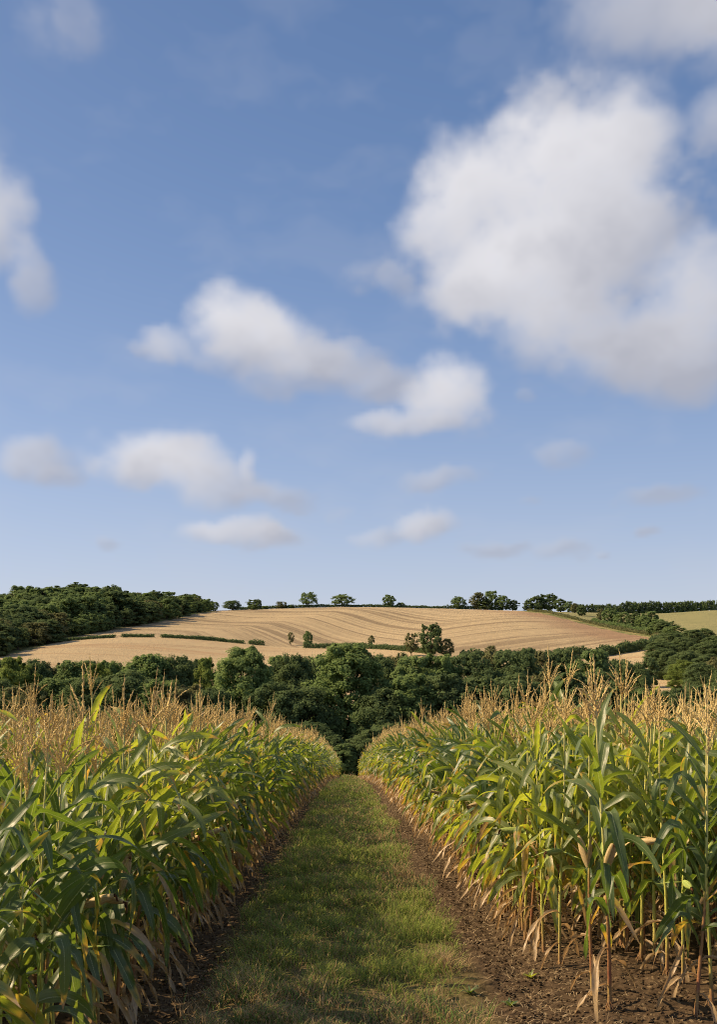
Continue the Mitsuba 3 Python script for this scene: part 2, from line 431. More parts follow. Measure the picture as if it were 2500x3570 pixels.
def leaf_mesh(rng, z0, az, L, W, th0, bend, p=1.4, kink=0., tk=.5, twist=0., drift=0., ns=14, nw=4, dry=0, rad=.012, fold0=.55, wave=.18, x0=0., y0=0.):
    t = np.linspace(0, 1, ns + 1)
    th = th0 + bend * t ** p + kink * sm((t - tk) / .1)
    a = az + drift * t
    T = np.stack([np.sin(th) * np.cos(a), np.sin(th) * np.sin(a), np.cos(th)], 1)
    mid = (T[1:] + T[:-1]) / 2
    pos = np.vstack([[0, 0, 0], np.cumsum(mid * (L / ns), 0)]) + [x0 + rad * math.cos(az), y0 + rad * math.sin(az), z0]
    S = np.stack([-np.sin(a), np.cos(a), 0 * a], 1)
    N = np.stack([-np.cos(th) * np.cos(a), -np.cos(th) * np.sin(a), np.sin(th)], 1)
    ps = twist * t
    Sx = np.cos(ps)[:, None] * S + np.sin(ps)[:, None] * N
    Nx = -np.sin(ps)[:, None] * S + np.cos(ps)[:, None] * N
    w = .5 * W * np.minimum(1, .42 + 1.9 * t) * np.maximum(1 - t ** 2.3, 0) ** .75
    u = np.linspace(-1, 1, nw + 1)
    fold = fold0 * (1 - t) ** 1.5 + .14
    wv = wave * np.sin(2 * np.pi * (t * rng.uniform(2, 4))[:, None] + rng.uniform(0, 6) + 1.7 * np.sign(u)[None]) * sm(t * 3)[:, None] * u[None] ** 2
    V = pos[:, None] + (u[None] * w[:, None] * np.cos(fold)[:, None])[..., None] * Sx[:, None] \
        + ((np.abs(u)[None] * np.sin(fold)[:, None] + wv) * w[:, None])[..., None] * Nx[:, None]
    i, j = np.meshgrid(np.arange(ns), np.arange(nw), indexing='ij')
    q = (i * (nw + 1) + j).ravel()
    q = np.stack([q, q + 1, q + nw + 2, q + nw + 1], 1)
    f = np.vstack([q[:, [0, 1, 2]], q[:, [0, 2, 3]]])
    uu = np.broadcast_to((u / 2 + .5)[None], (ns + 1, nw + 1))
    vv = np.broadcast_to((np.clip(t, 0, .999) + dry)[:, None], (ns + 1, nw + 1))
    return V.reshape(-1, 3), f, np.stack([uu.ravel(), vv.ravel()], 1)


def tassel_branch(rng, base, az, L, th0, bend, rings, sides, r, jag):
    t = np.linspace(0, 1, rings)
    th = th0 + bend * t ** 1.5
    T = np.stack([np.sin(th) * math.cos(az), np.sin(th) * math.sin(az), np.cos(th)], 1)
    pos = np.asarray(base) + np.vstack([[0, 0, 0], np.cumsum((T[1:] + T[:-1]) / 2 * (L / (rings - 1)), 0)])
    bead = np.where(np.arange(rings) % 2 == 0, 1 - jag, 1 + jag) * rng.uniform(.8, 1.2, rings)
    rr = r * bead * np.minimum(1, .5 + 5 * t) * np.minimum(1, .25 + 5 * (1 - t))
    if jag:
        pos[1:-1, :2] += rng.normal(0, r * .45, (rings - 2, 2))
    return tube(pos, rr, sides)


def maize(seed, lod, top_only=False, sparse=0):
    """parts of one plant, 0 at the soil: list of (name, mesh, bsdf)."""
    rng = np.random.default_rng(seed)
    H = rng.uniform(1.78, 1.96)                       # where the tassel starts
    plane = rng.uniform(0, 2 * np.pi)
    n = 16 if lod == 0 else 13 if lod == 1 else 9
    nodes = H * (.03 + .83 * (np.arange(n) / (n - 1)) ** .92)
    lean = rng.normal(0, .02, 2)
    red = 1 if seed % 3 == 0 else 0
    out = []

    def axis(z):
        return lean[0] * z + .012 * math.sin(3 * z + seed), lean[1] * z + .012 * math.cos(2.6 * z + seed)
    # stalk
    zs = []
    for a, b in zip(nodes[:-1], nodes[1:]):
        zs += [a, a + .012, a + (b - a) * .5] if lod == 0 else [a]
    zs = np.array([0.] + zs[1:] + [H, H + .12] if lod < 2 else [.7 if top_only else 0., .6 * H, H + .1])
    R = (.0145 * (1 - .62 * (zs / H))) * (1 if lod < 2 else 1.3)
    if lod == 0:
        R[1::3] *= 1.18
    sides = (7, 4, 3)[lod]
    sv, sf = tube([(*axis(z), z) for z in zs], R, sides)
    suv = np.stack([np.full(len(sv), red + .5), np.repeat(zs / H, sides)], 1)
    if lod == 0:                                         # brace roots
        pr = [(sv, sf, suv)]
        for k in range(7):
            a_ = k * .9 + rng.uniform(0, .4)
            d_ = np.array([math.cos(a_), math.sin(a_), 0])
            rv, rf = tube([d_ * .010 + [0, 0, .055 + .02 * (k % 2)], d_ * .026 + [0, 0, .03], d_ * .045 - [0, 0, .03]], [.0035, .003, .0024], 4)
            pr.append((rv, rf, np.stack([np.full(len(rv), .5), np.full(len(rv), .02)], 1)))
        sv, sf, suv = joined(pr)
    out.append(('stalk', (sv, sf, suv), 'maize_stalk'))
    # leaves
    ns, nw = ((14, 4), (8, 2), (5, 2))[lod]
    for i, z in enumerate(nodes):
        h = z / H
        if top_only and h < .4:
            continue
        az = plane + np.pi * (i % 2) + rng.normal(0, .35)
        L = (.37 + .41 * math.sin(np.pi * min(1, .16 + .86 * h))) * rng.uniform(.85, 1.12)
        W = (.050 + .052 * math.sin(np.pi * min(1, .15 + .85 * h))) * rng.uniform(.85, 1.15) * (1 if lod < 2 else 1.12)
        x0, y0 = axis(z)
        kw = dict(ns=ns, nw=nw, x0=x0, y0=y0)
        if h < .2:                                    # dead, hanging by the stalk
            m = leaf_mesh(rng, z + .12, az, L * .85, W * .62, rng.uniform(.25, .5), rng.uniform(2.2, 2.75), .24, twist=rng.uniform(-2.2, 2.2),
                          drift=rng.normal(0, .5), dry=int(rng.integers(7, 10)), fold0=1.2, wave=.5, **kw)
        elif h < .44:
            dry = int(rng.choice([0, 0, 0, 1, 1, 2, 3, 5]))
            if rng.random() < .68:
                m = leaf_mesh(rng, z + .12, az, L * .95, W * (.95 if dry < 5 else .7), rng.uniform(.35, .7), rng.uniform(.2, .5), 1., kink=rng.uniform(1.7, 2.2), tk=rng.uniform(.16, .38),
                              twist=rng.uniform(-2.2, 2.2), drift=rng.normal(0, .5), dry=dry, wave=.3, **kw)
            else:
                m = leaf_mesh(rng, z + .12, az, L * .8, W * (.95 if dry < 5 else .7), rng.uniform(.3, .5), rng.uniform(2.2, 2.6), rng.uniform(.35, .6), twist=rng.uniform(-2.5, 2.5),
                              drift=rng.normal(0, .6), dry=dry, wave=.3, **kw)
        else:
            dry = int(rng.choice([0, 0, 0, 0, 0, 0, 1, 2] if h < .8 else [0, 0, 0, 0, 1]))
            th0 = rng.uniform(.35, .8) if h < .75 else rng.uniform(.3, .65)
            form = rng.random()
            if form < .52 and h < .82:                    # broken over
                m = leaf_mesh(rng, z + .1, az, L, W, th0, rng.uniform(.3, .6), 1.2, kink=rng.uniform(1.2, 2.2), tk=rng.uniform(.25, .65), twist=rng.uniform(-1.6, 1.6),
                              drift=rng.normal(0, .5), dry=dry, **kw)
            elif form < .84 or h > .82:                     # nearly straight
                m = leaf_mesh(rng, z + .1, az, L * .88, W, th0, rng.uniform(.1, .9), 1.6, twist=rng.uniform(-2.2, 2.2), drift=rng.normal(0, .6), dry=dry, **kw)
            else:
                m = leaf_mesh(rng, z + .1, az, L, W, th0, rng.uniform(1.2, 2.2), rng.uniform(.8, 2.0), twist=rng.uniform(-2.2, 2.2), drift=rng.normal(0, .7), dry=dry, **kw)
        out.append(('leaf', m, 'maize_leaf'))
    # tassel
    tp = np.array([*axis(H), H])
    nb, rings, sd, r, jag = ((9, 22, 4, .0044, .45), (6, 6, 3, .0048, .3), (4, 4, 3, .0066, 0))[lod]
    br = [tassel_branch(rng, tp + [0, 0, .06], 0, rng.uniform(.36, .46), rng.uniform(0, .12), rng.uniform(-.1, .2), rings + 4, sd, r * 1.25, jag)]
    nb += int(rng.integers(-3, 4)) if lod == 0 else 0
    for k in range(nb):
        br.append(tassel_branch(rng, tp + [0, 0, .05 + .13 * k / nb], rng.uniform(0, 6.28), rng.uniform(.16, .27), rng.uniform(.25, .6), rng.uniform(-.2, .8), rings, sd, r, jag))
    out.append(('tassel', joined(br), 'maize_tassel'))
    # ears
    for e in range(0 if lod == 2 else 2 if rng.random() < .35 else 1):
        z = rng.uniform(.92, 1.15) - .16 * e
        az = plane + np.pi * e + rng.normal(0, .4)
        th = rng.uniform(.25, .6) if rng.random() < .7 else rng.uniform(1.0, 1.8)
        Ld = rng.uniform(.19, .25)
        t = np.linspace(0, 1, 9 if lod == 0 else 5)
        prof = .029 * np.sin(np.pi * np.clip(.12 + .8 * t, 0, 1)) ** .75 + .002
        dirv = np.array([math.sin(th) * math.cos(az), math.sin(th) * math.sin(az), math.cos(th)])
        b = np.array([*axis(z), z]) + dirv * .02
        sd = 9 if lod == 0 else 5
        v, f = tube(b + dirv * (t * Ld)[:, None], prof, sd)
        tanned = float(rng.random() < .32)
        uv = np.stack([np.tile(np.arange(sd) / sd, len(t)), np.repeat(np.clip(t, 0, .99), sd) + tanned], 1)
        prt = [(v, f, uv)]
        if lod == 0:                                     # loose husk blades round the ear
            for k in range(3):
                m = leaf_mesh(rng, 0, az + rng.normal(0, 1.5), Ld * rng.uniform(.8, 1.3), .035, th + rng.normal(0, .15), rng.uniform(-.2, .9), ns=6, nw=2, rad=.012)
                prt.append((m[0] + b, m[1], np.stack([m[2][:, 0], np.clip(m[2][:, 1], 0, .99) + tanned], 1)))
        out.append(('ear', joined(prt), 'maize_husk'))
        if lod == 0:
            tuft = []
            for k in range(14):
                d2 = dirv + rng.normal(0, .20, 3) + [0, 0, -.35]
                p0 = b + dirv * Ld * .97
                tuft.append(tube([p0 + rng.normal(0, .005, 3), p0 + d2 * .018, p0 + d2 * .026 + [0, 0, -.03]], [.0040, .0036, .0016], 3))
            out.append(('ear__silk', joined(tuft), 'maize_silk'))
    return out


FEATURE = {}


def make_group(sg, parts, merge):
    g = {'type': 'shapegroup'}
    if merge:
        for name, bsdf in (('stalk', 'maize_stalk'), ('leaf', 'maize_leaf'), ('tassel', 'maize_tassel'), ('ear', 'maize_husk')):
            ms = [m for n, m, _ in parts if n == name]
            if ms:
                g[name] = put(joined(ms), bsdf)
    else:
        seen, ear = {}, 'ear'
        for name, m, bsdf in parts:
            if name == 'ear__silk':
                key = ear + '__silk'
            else:
                k = seen.get(name, 0)
                seen[name] = k + 1
                key = name if k == 0 else f'{name}_{k:03d}'
                ear = key if name == 'ear' else ear
            g[key] = put(m, bsdf)
    scene[sg] = g


N0, N1, N2 = 12, 10, 8
for s in range(N0):
    p_ = maize(100 + s, 0)
    make_group(f'group_maize_near_{s}', p_, False)
    ears_ = [m for n_, m, _ in p_ if n_ == 'ear']
    FEATURE[s] = ('red-stalked' if (100 + s) % 3 == 0 else 'green-stalked') + (' with two ears' if len(ears_) > 1 else ' with tan ear' if ears_[0][2][:, 1].max() > 1 else ' with green ear')
for s in range(N1):
    make_group(f'group_maize_mid_{s}', maize(200 + s, 1), True)
for s in range(N2):
    make_group(f'group_maize_far_{s}', maize(300 + s, 2), True)
    make_group(f'group_maize_top_{s}', maize(300 + s, 2, True), True)

rng = np.random.default_rng(5)
FIRST = [(1.565, 7.0), (1.60, 6.66), (2.10, 6.49), (1.55, 8.03), (1.50, 8.4), (2.25, 7.65), (2.28, 7.39), (2.30, 6.84)]
plants = []          # x, y, side, row
for sidev in (-1, 1):
    for row in range(70):
        y = 2.2 if sidev < 0 else 8.7 if row == 0 else 7.9 if row == 1 else 6.6
        y += rng.uniform(0, .15)
        while y < 114:
            step = .15 if y < 14 else .2 if y < 40 else .32 if y < 75 else .42
            x = float(lane_c(y)) + sidev * (1.52 - .0022 * y + .74 * row) + rng.normal(0, .03)
            inside = abs(x) < .36 * y + 2.6 or (sidev < 0 and y < 22 and x > -.352 * y - 5.0)
            if inside and rng.random() > .04:
                plants.append((x, y + rng.normal(0, .03), sidev, row))
            y += step * rng.uniform(.75, 1.25)
for x, y in FIRST:
    plants.append((x, y, 1, 0 if x < 2 else 1))
plants = np.array(plants)
px, py, psd, prow = plants.T
# how large each plant shows: near ones, and those at the edge whose whole height is seen
vis = np.where(prow == 0, 1.0, np.where(prow == 1, .5, np.where(prow == 2, .3, .2)))
seen_in = np.abs(px) < .345 * py + .25
score = np.where(seen_in, vis / py ** 1.4, -1)
order = np.argsort(-score)
single = np.zeros(len(plants), bool)
single[order[:296]] = True
rank = np.zeros(len(plants), int)
for sidev in (-1, 1):
    for rowv in range(70):
        one_row = np.where(single & (prow == rowv) & (psd == sidev))[0]
        rank[one_row[np.argsort(py[one_row])]] = np.arange(len(one_row))
ONES = 'first second third fourth fifth sixth seventh eighth ninth tenth eleventh twelfth thirteenth fourteenth fifteenth sixteenth seventeenth eighteenth nineteenth'.split()
TENS = {2: 'twent', 3: 'thirt', 4: 'fort', 5: 'fift', 6: 'sixt', 7: 'sevent', 8: 'eight', 9: 'ninet', 10: 'hundred', 11: 'hundred-ten'}


def ordinal(n):
    if n < 20:
        return ONES[n - 1]
    if n >= 100:
        return 'hundredth' if n == 100 else 'hundred and ' + ordinal(n - 100)
    return TENS[n // 10] + ('ieth' if n % 10 == 0 else 'y-' + ONES[n % 10 - 1])


gz = land(px, py)
n_stuff = {-1: 0, 1: 0}
for i in range(len(plants)):
    x, y, sd, row = px[i], py[i], int(psd[i]), int(prow[i])
    s = rng.uniform(.92, 1.06) * (.85 if sd < 0 else .90) * (1 + .10 * min(1, y / 40)) * (1.1 if rng.random() < .05 and not (sd < 0 and y < 8) else 1)
    if sd < 0 and y < 7:
        s *= .88 + .12 * max(0, (y - 3) / 4)
    rz, tilt = rng.uniform(0, 360), rng.normal(0, 2.2, 2)
    if single[i]:
        key = numbered('maize_plant')
        var = int(rng.choice([2, 5, 8])) if (x, y) in FIRST[:3] else int(rng.integers(N0))
        inst(key, f'group_maize_near_{var}', x, y, gz[i] - .01, rz, s, s * rng.uniform(.95, 1.08), tilt)
        if (x, y) in FIRST:
            k = FIRST.index((x, y))
            lab = ('tall maize plant at the open right corner, left one of the two standing forward',
                   'tall maize plant at the open right corner, right one of the two standing forward',
                   'maize plant nearest the bottom right corner of the picture, alone in front of its row',
                   'maize plant on the right soil edge, first behind the two that stand forward',
                   'maize plant on the right soil edge, second behind the two that stand forward',
                   'third maize plant from the front in the second right-hand row',
                   'second maize plant from the front in the second right-hand row',
                   'front maize plant of the second right-hand row, by the right picture edge')[k]
            tag(key, lab, 'maize plant')
        else:
            lr = 'left' if sd < 0 else 'right'
            where = f'{lr} edge row' if row == 0 else f'{ordinal(row + 1)} row of the {lr} field'
            tag(key, f'{ordinal(rank[i] + 1)} plant along the {where}, {FEATURE[var]}', 'maize plant', f'maize plants of the {lr} field')
    else:
        n_stuff[sd] += 1
        key = ('maize_field' if sd < 0 else 'maize_field_001') + f'__{n_stuff[sd]:05d}'
        if y < 34:
            sg = f'group_maize_mid_{int(rng.integers(N1))}'
        else:
            sg = f'group_maize_{"far" if row < 2 else "top"}_{int(rng.integers(N2))}'
            s *= 1.04
        inst(key, sg, x, y, gz[i] - .01, rz, s, s, tilt)
tag('maize_field', 'dense ripening maize crop with tan tassels filling the field left of the track', 'maize field', kind='stuff')
tag('maize_field_001', 'dense ripening maize crop with tan tassels filling the field right of the track', 'maize field', kind='stuff')


# ------------------------------------------------------------------ grass, straw, clods on the track
def blades(rng, x, y, z, L, W, k, lean=.5):
    n = len(x)
    az = rng.uniform(0, 2 * np.pi, n)
    th = np.abs(rng.normal(0, lean, n)) + .08
    b2 = th + rng.uniform(.3, 1.0, n)
    d1 = np.stack([np.sin(th) * np.cos(az), np.sin(th) * np.sin(az), np.cos(th)], 1)
    d2 = np.stack([np.sin(b2) * np.cos(az), np.sin(b2) * np.sin(az), np.cos(b2)], 1)
    fa = rng.uniform(0, np.pi, n)
    S = np.stack([np.cos(fa), np.sin(fa), 0 * fa], 1) * (W / 2)[:, None]
    p0 = np.stack([x, y, z], 1)
    p1 = p0 + d1 * (L * .55)[:, None]
    p2 = p1 + d2 * (L * .45)[:, None]
    V = np.stack([p0 - S, p0 + S, p1 - S * .8, p1 + S * .8, p2], 1).reshape(-1, 3)
    f = np.array([[0, 1, 3], [0, 3, 2], [2, 3, 4]])
    F = (np.arange(n)[:, None, None] * 5 + f).reshape(-1, 3)
    uv = np.stack([np.repeat(k, 5), np.tile([0, 0, .55, .55, 1.], n)], 1)
    return V, F, uv


rng = np.random.default_rng(8)
NB = 260000
yy = np.exp(rng.uniform(np.log(5.3), np.log(120), NB * 2))
yy = yy[rng.random(len(yy)) < np.minimum(1, (9.0 / yy) ** .35)][:NB]
uu = rng.uniform(-1.4, 1.4, len(yy))
xx = uu + lane_c(yy)
P3 = np.stack([xx, yy, 0 * xx], -1)
patch = nfbm(P3 * [1.3, .8, 1], 3, 31)
tuft = nfbm(P3 * 4.5, 2, 33)
edge = np.where(uu > 0, uu + .24, -uu - .02) + .55 * (patch - .5)
worn = np.exp(-((uu - .3) / .25) ** 2) * .3 + np.clip((8.0 - yy) / 6, 0, .3) * (uu > .3)
keep = (rng.random(len(yy)) < np.clip((1.12 - edge) / .3, 0, 1) * (1 - worn)) & (rng.random(len(yy)) < np.clip((tuft - .2) * 3.4, .28, 1))
xx, yy, patch, tuft = xx[keep], yy[keep], patch[keep], tuft[keep]
n = len(xx)
L = (.045 + .17 * np.clip(tuft - .3, 0, .5) / .5 + .03 * rng.random(n)) * (1 + .5 * (rng.random(n) < .06)) * np.clip(.75 + 1.1 * (patch - .4), .5, 1.4) * np.where(yy > 110, 2.6, 1)
W = np.maximum(.0045, .00052 * yy) * rng.uniform(.7, 1.3, n)
zz = land(xx, yy) + near_relief(xx, yy) - .006
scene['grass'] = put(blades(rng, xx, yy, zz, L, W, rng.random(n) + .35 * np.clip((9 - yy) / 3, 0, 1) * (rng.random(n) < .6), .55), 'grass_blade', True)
tag('grass', 'short rough grass with dead brown patches growing down the middle of the track', 'grass', kind='stuff')

# one brown tussock and a few green weeds on the right-hand soil
def tussock(x, y, nb, L, spread, k0, k1):
    r = np.abs(rng.normal(0, spread, nb))
    a = rng.uniform(0, 6.28, nb)
    bx, by = x + r * np.cos(a), y + r * np.sin(a)
    return blades(rng, bx, by, land(bx, by) + near_relief(bx, by) - .01, rng.uniform(.5, 1.1, nb) * L, np.full(nb, .0045), rng.uniform(k0, k1, nb), .6)


scene['grass_tussock'] = put(tussock(.62, 7.75, 420, .2, .09, 1.3, 1.5), 'grass_blade')
tag('grass_tussock', 'dry brown grass tussock at the right edge of the track, near the bottom', 'tussock')
for x, y, lab in ((.75, 7.05, 'small bright green weed on bare soil, right of the dry tussock foot'), (1.25, 7.6, 'low green weed beside the two forward maize plants'), (.98, 6.75, 'tiny green weed nearest the picture bottom on the right soil')):
    key = numbered('weed')
    ms = [leaf_mesh(rng, 0, rng.uniform(0, 6.28), rng.uniform(.05, .09), rng.uniform(.018, .03), rng.uniform(.5, 1.1), rng.uniform(.3, .9), ns=5, nw=2, rad=.003) for _ in range(11)]
    z = float(land(x, y) + near_relief(np.array([x]), np.array([y]))[0])
    v, f, uv = joined(ms)
    scene[key] = put((v + [x, y, z], f, uv), 'maize_leaf')
    tag(key, lab, 'weed')

# straw litter
n = 6000
yy = np.exp(rng.uniform(np.log(5.4), np.log(40), n))
sgn = np.where(rng.random(n) < .68, 1, -1)
uu = sgn * np.clip(np.abs(rng.normal(1.25, .32, n)), .5, 2.4)
xx = uu + lane_c(yy)
zz = land(xx, yy) + near_relief(xx, yy) + .004
az = rng.uniform(0, 3.14, n)
Ls = rng.uniform(.015, .09, n)
D = np.stack([np.cos(az), np.sin(az), rng.normal(0, .18, n)], 1) * (Ls / 2)[:, None]
S = np.stack([-np.sin(az), np.cos(az), 0 * az], 1) * rng.uniform(.001, .0022, n)[:, None] * np.maximum(1, yy / 12)[:, None]
c = np.stack([xx, yy, zz], 1)
up = np.stack([0 * az, 0 * az, rng.uniform(0, .012, n)], 1)
V = np.stack([c - D - S, c - D + S, c + up - S, c + up + S, c + D - S, c + D + S], 1).reshape(-1, 3)
F = (np.arange(n)[:, None, None] * 6 + np.array([[0, 1, 3], [0, 3, 2], [2, 3, 5], [2, 5, 4]])).reshape(-1, 3)
scene['straw_litter'] = ply((V, F), 'straw', smooth=False)
tag('straw_litter', 'scattered bits of pale straw and dead stems lying on the bare soil', 'straw', kind='stuff')
# clods
ico = trimesh.creation.icosphere(0)
parts = []
for k in range(11000):
    y = math.exp(rng.uniform(math.log(5.5), math.log(26)))
    u = (1 if rng.random() < .62 else -1) * rng.uniform(.95, 2.3)
    x = u + float(lane_c(y))
    r = rng.uniform(.004, .014) * (1.6 if rng.random() < .08 else 1)
    v = ico.vertices * (1 + .35 * rng.normal(0, 1, (len(ico.vertices), 1)).clip(-1, 1)) * r * [rng.uniform(.8, 1.4), 1, .7]
    parts.append((v + [x, y, 0], ico.faces))
v, f = joined(parts)
cxy = np.repeat(np.array([p[0].mean(0)[:2] for p in parts]), len(ico.vertices), 0)
v[:, 2] += land(cxy[:, 0], cxy[:, 1]) + near_relief(cxy[:, 0], cxy[:, 1]) + .004
scene['soil_clods'] = ply((v, f), 'soil', smooth=40)
tag('soil_clods', 'small crumbly brown clods scattered over the soil strips', 'clods', kind='stuff')


# ------------------------------------------------------------------ trees
def leaf_cards(rng, c, nrm, size, aspect=1.7):
    n = len(c)
    a = np.cross(nrm, rng.normal(0, 1, (n, 3)))
    a /= np.linalg.norm(a, axis=1, keepdims=True) + 1e-9
    b = np.cross(nrm, a)
    s = size * rng.uniform(.65, 1.35, n)
    A, B = a * (s * aspect / 2)[:, None], b * (s / 2)[:, None]
    bend = nrm * (s * .18)[:, None]
    V = np.stack([c - A - bend, c + B, c + A - bend, c - B], 1).reshape(-1, 3)
    F = (np.arange(n)[:, None, None] * 4 + np.array([[0, 1, 3], [1, 2, 3]])).reshape(-1, 3)
    return V, F


def rand_dirs(rng, n):
    d = rng.normal(0, 1, (n, 3))
    return d / np.linalg.norm(d, axis=1, keepdims=True)


def tree_parts(seed, form, n_clump, per, leaf, bare=.18, R=.30, airy=0.):
    """a tree of height 1: (trunk, crown)."""
    rng = np.random.default_rng(seed)
    lo, hi = bare, 1.0

    def env(h):                         # crown radius at relative height h of the crown
        if form == 'round':
            return R * np.sqrt(np.clip(1 - ((h - .5) / .53) ** 2, .02, 1))
        if form == 'broad':
            return R * np.clip(np.sin(np.pi * np.clip(.10 + .84 * h ** .9, 0, 1)), .05, 1) ** .55
        if form == 'cone':
            return R * np.clip(1.08 - h, .04, 1) ** .8 * np.clip(.4 + h * 4, 0, 1)
        return R * np.clip(1 - ((h - .42) / .64) ** 2, .03, 1) ** .6    # ash: widest below the middle, narrow top
    # boughs fill the outline, clumps of leaves sit over the outer side of each bough
    n_b, n_c = n_clump
    hb = np.clip((np.arange(n_b) + rng.uniform(.1, .9, n_b)) / n_b, .03, .97)
    ab = np.arange(n_b) * 2.4 + rng.normal(0, .5, n_b)
    rb = R * rng.uniform(.40, .66, n_b) * np.clip(env(hb) / R, .5, 1)
    cb_r = np.maximum(env(hb) * rng.uniform(.9, 1.12, n_b) - rb * .8, 0)
    bc = np.stack([cb_r * np.cos(ab), cb_r * np.sin(ab), lo + (hi - lo) * hb], 1)
    bc[:, 2] = np.clip(bc[:, 2], lo + rb * .5, hi - rb * .75)
    core = np.tile([[0, 0, 0.]], (4, 1)) + np.stack([np.zeros(4), np.zeros(4), lo + (hi - lo) * np.linspace(.25, .8, 4)], 1)
    bc, rb = np.vstack([bc, core]), np.r_[rb, np.full(4, R * .42)]
    outward = bc - [0, 0, lo + (hi - lo) * .35]
    outward /= np.linalg.norm(outward, axis=1, keepdims=True) + 1e-9
    m = len(bc) * n_c
    cd = rand_dirs(rng, m) + .75 * np.repeat(outward, n_c, 0) + [0, 0, .25]
    cd /= np.linalg.norm(cd, axis=1, keepdims=True)
    rbb = np.repeat(rb, n_c)
    cen = np.repeat(bc, n_c, 0) + cd * (rbb * rng.uniform(.45, 1.05, m))[:, None] * [1, 1, .9]
    rc = rbb * rng.uniform(.22, .46, m)
    # and clumps all through the outline, so that the boughs run together
    n_v = int(m * .75)
    hv_ = rng.random(n_v * 3)
    hv_ = hv_[rng.random(len(hv_)) < np.clip(env(hv_) / R, .2, 1)][:n_v]
    n_v = len(hv_)
    av = rng.uniform(0, 2 * np.pi, n_v)
    lump = .74 + .42 * nnoise(np.stack([np.cos(av) * 1.8 + seed, np.sin(av) * 1.8, hv_ * 3.5], 1), seed)
    rv_ = env(hv_) * lump * np.sqrt(rng.uniform(.3, 1, n_v))
    c2 = np.stack([rv_ * np.cos(av), rv_ * np.sin(av), lo + (hi - lo - .03) * hv_], 1)
    o2 = c2 - [0, 0, lo + (hi - lo) * .35]
    o2 /= np.linalg.norm(o2, axis=1, keepdims=True) + 1e-9
    cen, cd, rc = np.vstack([cen, c2]), np.vstack([cd, o2]), np.r_[rc, R * rng.uniform(.10, .22, n_v)]
    m = len(cen)
    d = rand_dirs(rng, m * per)
    rad = np.repeat(rc, per) * rng.uniform(.25, 1, m * per) ** .7
    p = np.repeat(cen, per, 0) + d * rad[:, None] * [1, 1, .8]
    nrm = .55 * np.repeat(cd, per, 0) + .40 * d + .45 * rand_dirs(rng, len(p)) + [0, 0, .25]
    nrm /= np.linalg.norm(nrm, axis=1, keepdims=True)
    p[:, 2] = np.maximum(p[:, 2], .004)
    p[:, 2] *= 1 / np.percentile(p[:, 2], 99.7)
    global SPAN
    SPAN = float(np.percentile(np.hypot(p[:, 0], p[:, 1]), 96))
    crown = leaf_cards(rng, p, nrm, leaf)
    # trunk and limbs
    tr = []
    top = lo + (hi - lo) * .72
    zz = np.linspace(0, top, 9)
    wob = np.cumsum(rng.normal(0, .006, (9, 2)), 0)
    wob -= wob[0]
    axis = np.column_stack([wob, zz])
    r0 = .021 * (R / .3) ** .4
    tr.append(tube(axis, r0 * np.array([1.5] + list(np.linspace(1, .25, 8))), 7))
    pick = cen[rng.permutation(m)[:min(16, m)]]
    for c in pick:
        k = np.clip((c[2] - .5 * np.hypot(c[0], c[1]) - .02), bare * .7 + .03, top * .95)
        b = np.array([np.interp(k, zz, axis[:, 0]), np.interp(k, zz, axis[:, 1]), k])
        mid = b * .5 + c * .5 + [0, 0, .02 + rng.normal(0, .01)]
        tr.append(tube([b, mid, c], [r0 * .45, r0 * .28, r0 * .08], 5))
    return joined(tr), crown


TREES = {   # name: (form, (boughs, clumps on each), leaves per clump, leaf size rel. to height, bare stem, radius, foliage)
    'ash_a': ('round', (24, 15), 74, .0138, .03, .30, 'foliage_ash'), 'ash_b': ('ash', (24, 15), 72, .0138, .03, .32, 'foliage_ash'), 'ash_c': ('round', (20, 14), 68, .0145, .04, .30, 'foliage_green'),
    'thick_a': ('round', (18, 14), 68, .015, .03, .36, 'foliage_dark'), 'thick_b': ('broad', (20, 14), 68, .015, .03, .40, 'foliage_dark'),
    'pale_a': ('round', (16, 14), 64, .015, .04, .36, 'foliage_light'), 'olive_a': ('ash', (18, 13), 60, .015, .05, .34, 'foliage_olive'),
    'oak_a': ('broad', (10, 8), 40, .032, .14, .46, 'foliage_dark'), 'oak_b': ('round', (10, 8), 40, .032, .12, .42, 'foliage_dark'),
    'far_a': ('round', (10, 8), 40, .032, .08, .40, 'foliage_green'), 'far_b': ('broad', (10, 8), 40, .032, .08, .44, 'foliage_green'), 'far_c': ('ash', (10, 8), 40, .032, .10, .34, 'foliage_dark'),
    'far_d': ('round', (9, 8), 38, .032, .08, .42, 'foliage_olive'), 'airy': ('round', (8, 6), 34, .032, .18, .36, 'foliage_olive'), 'spread': ('broad', (10, 6), 44, .030, .26, .50, 'foliage_green'),
    'cone': ('cone', (10, 8), 44, .030, .12, .30, 'foliage_dark')}
TREE_R = {}
for k, (form, nc, per, leaf, bare, R, fol) in TREES.items():
    tr, cr = tree_parts(sum(map(ord, k)), form, nc, per, leaf, bare, R)
    TREE_R[k] = SPAN
    scene['group_tree_' + k] = {'type': 'shapegroup', 'trunk': ply(tr, 'bark', smooth=True), 'crown': ply(cr, fol, smooth=False)}
rng = np.random.default_rng(12)


def tree(kind, bearing, dist, height, width, label, name='tree', category='tree', group=None):
    """bearing: x over y as seen from the track; height and width of the crown in metres."""
    key = numbered(name)
    x = bearing * dist
    inst(key, 'group_tree_' + kind, x, dist, float(land(x, dist)) - .1, rng.uniform(0, 360), width / 2 / TREE_R[kind], height)
    tag(key, label, category, group)
    return key


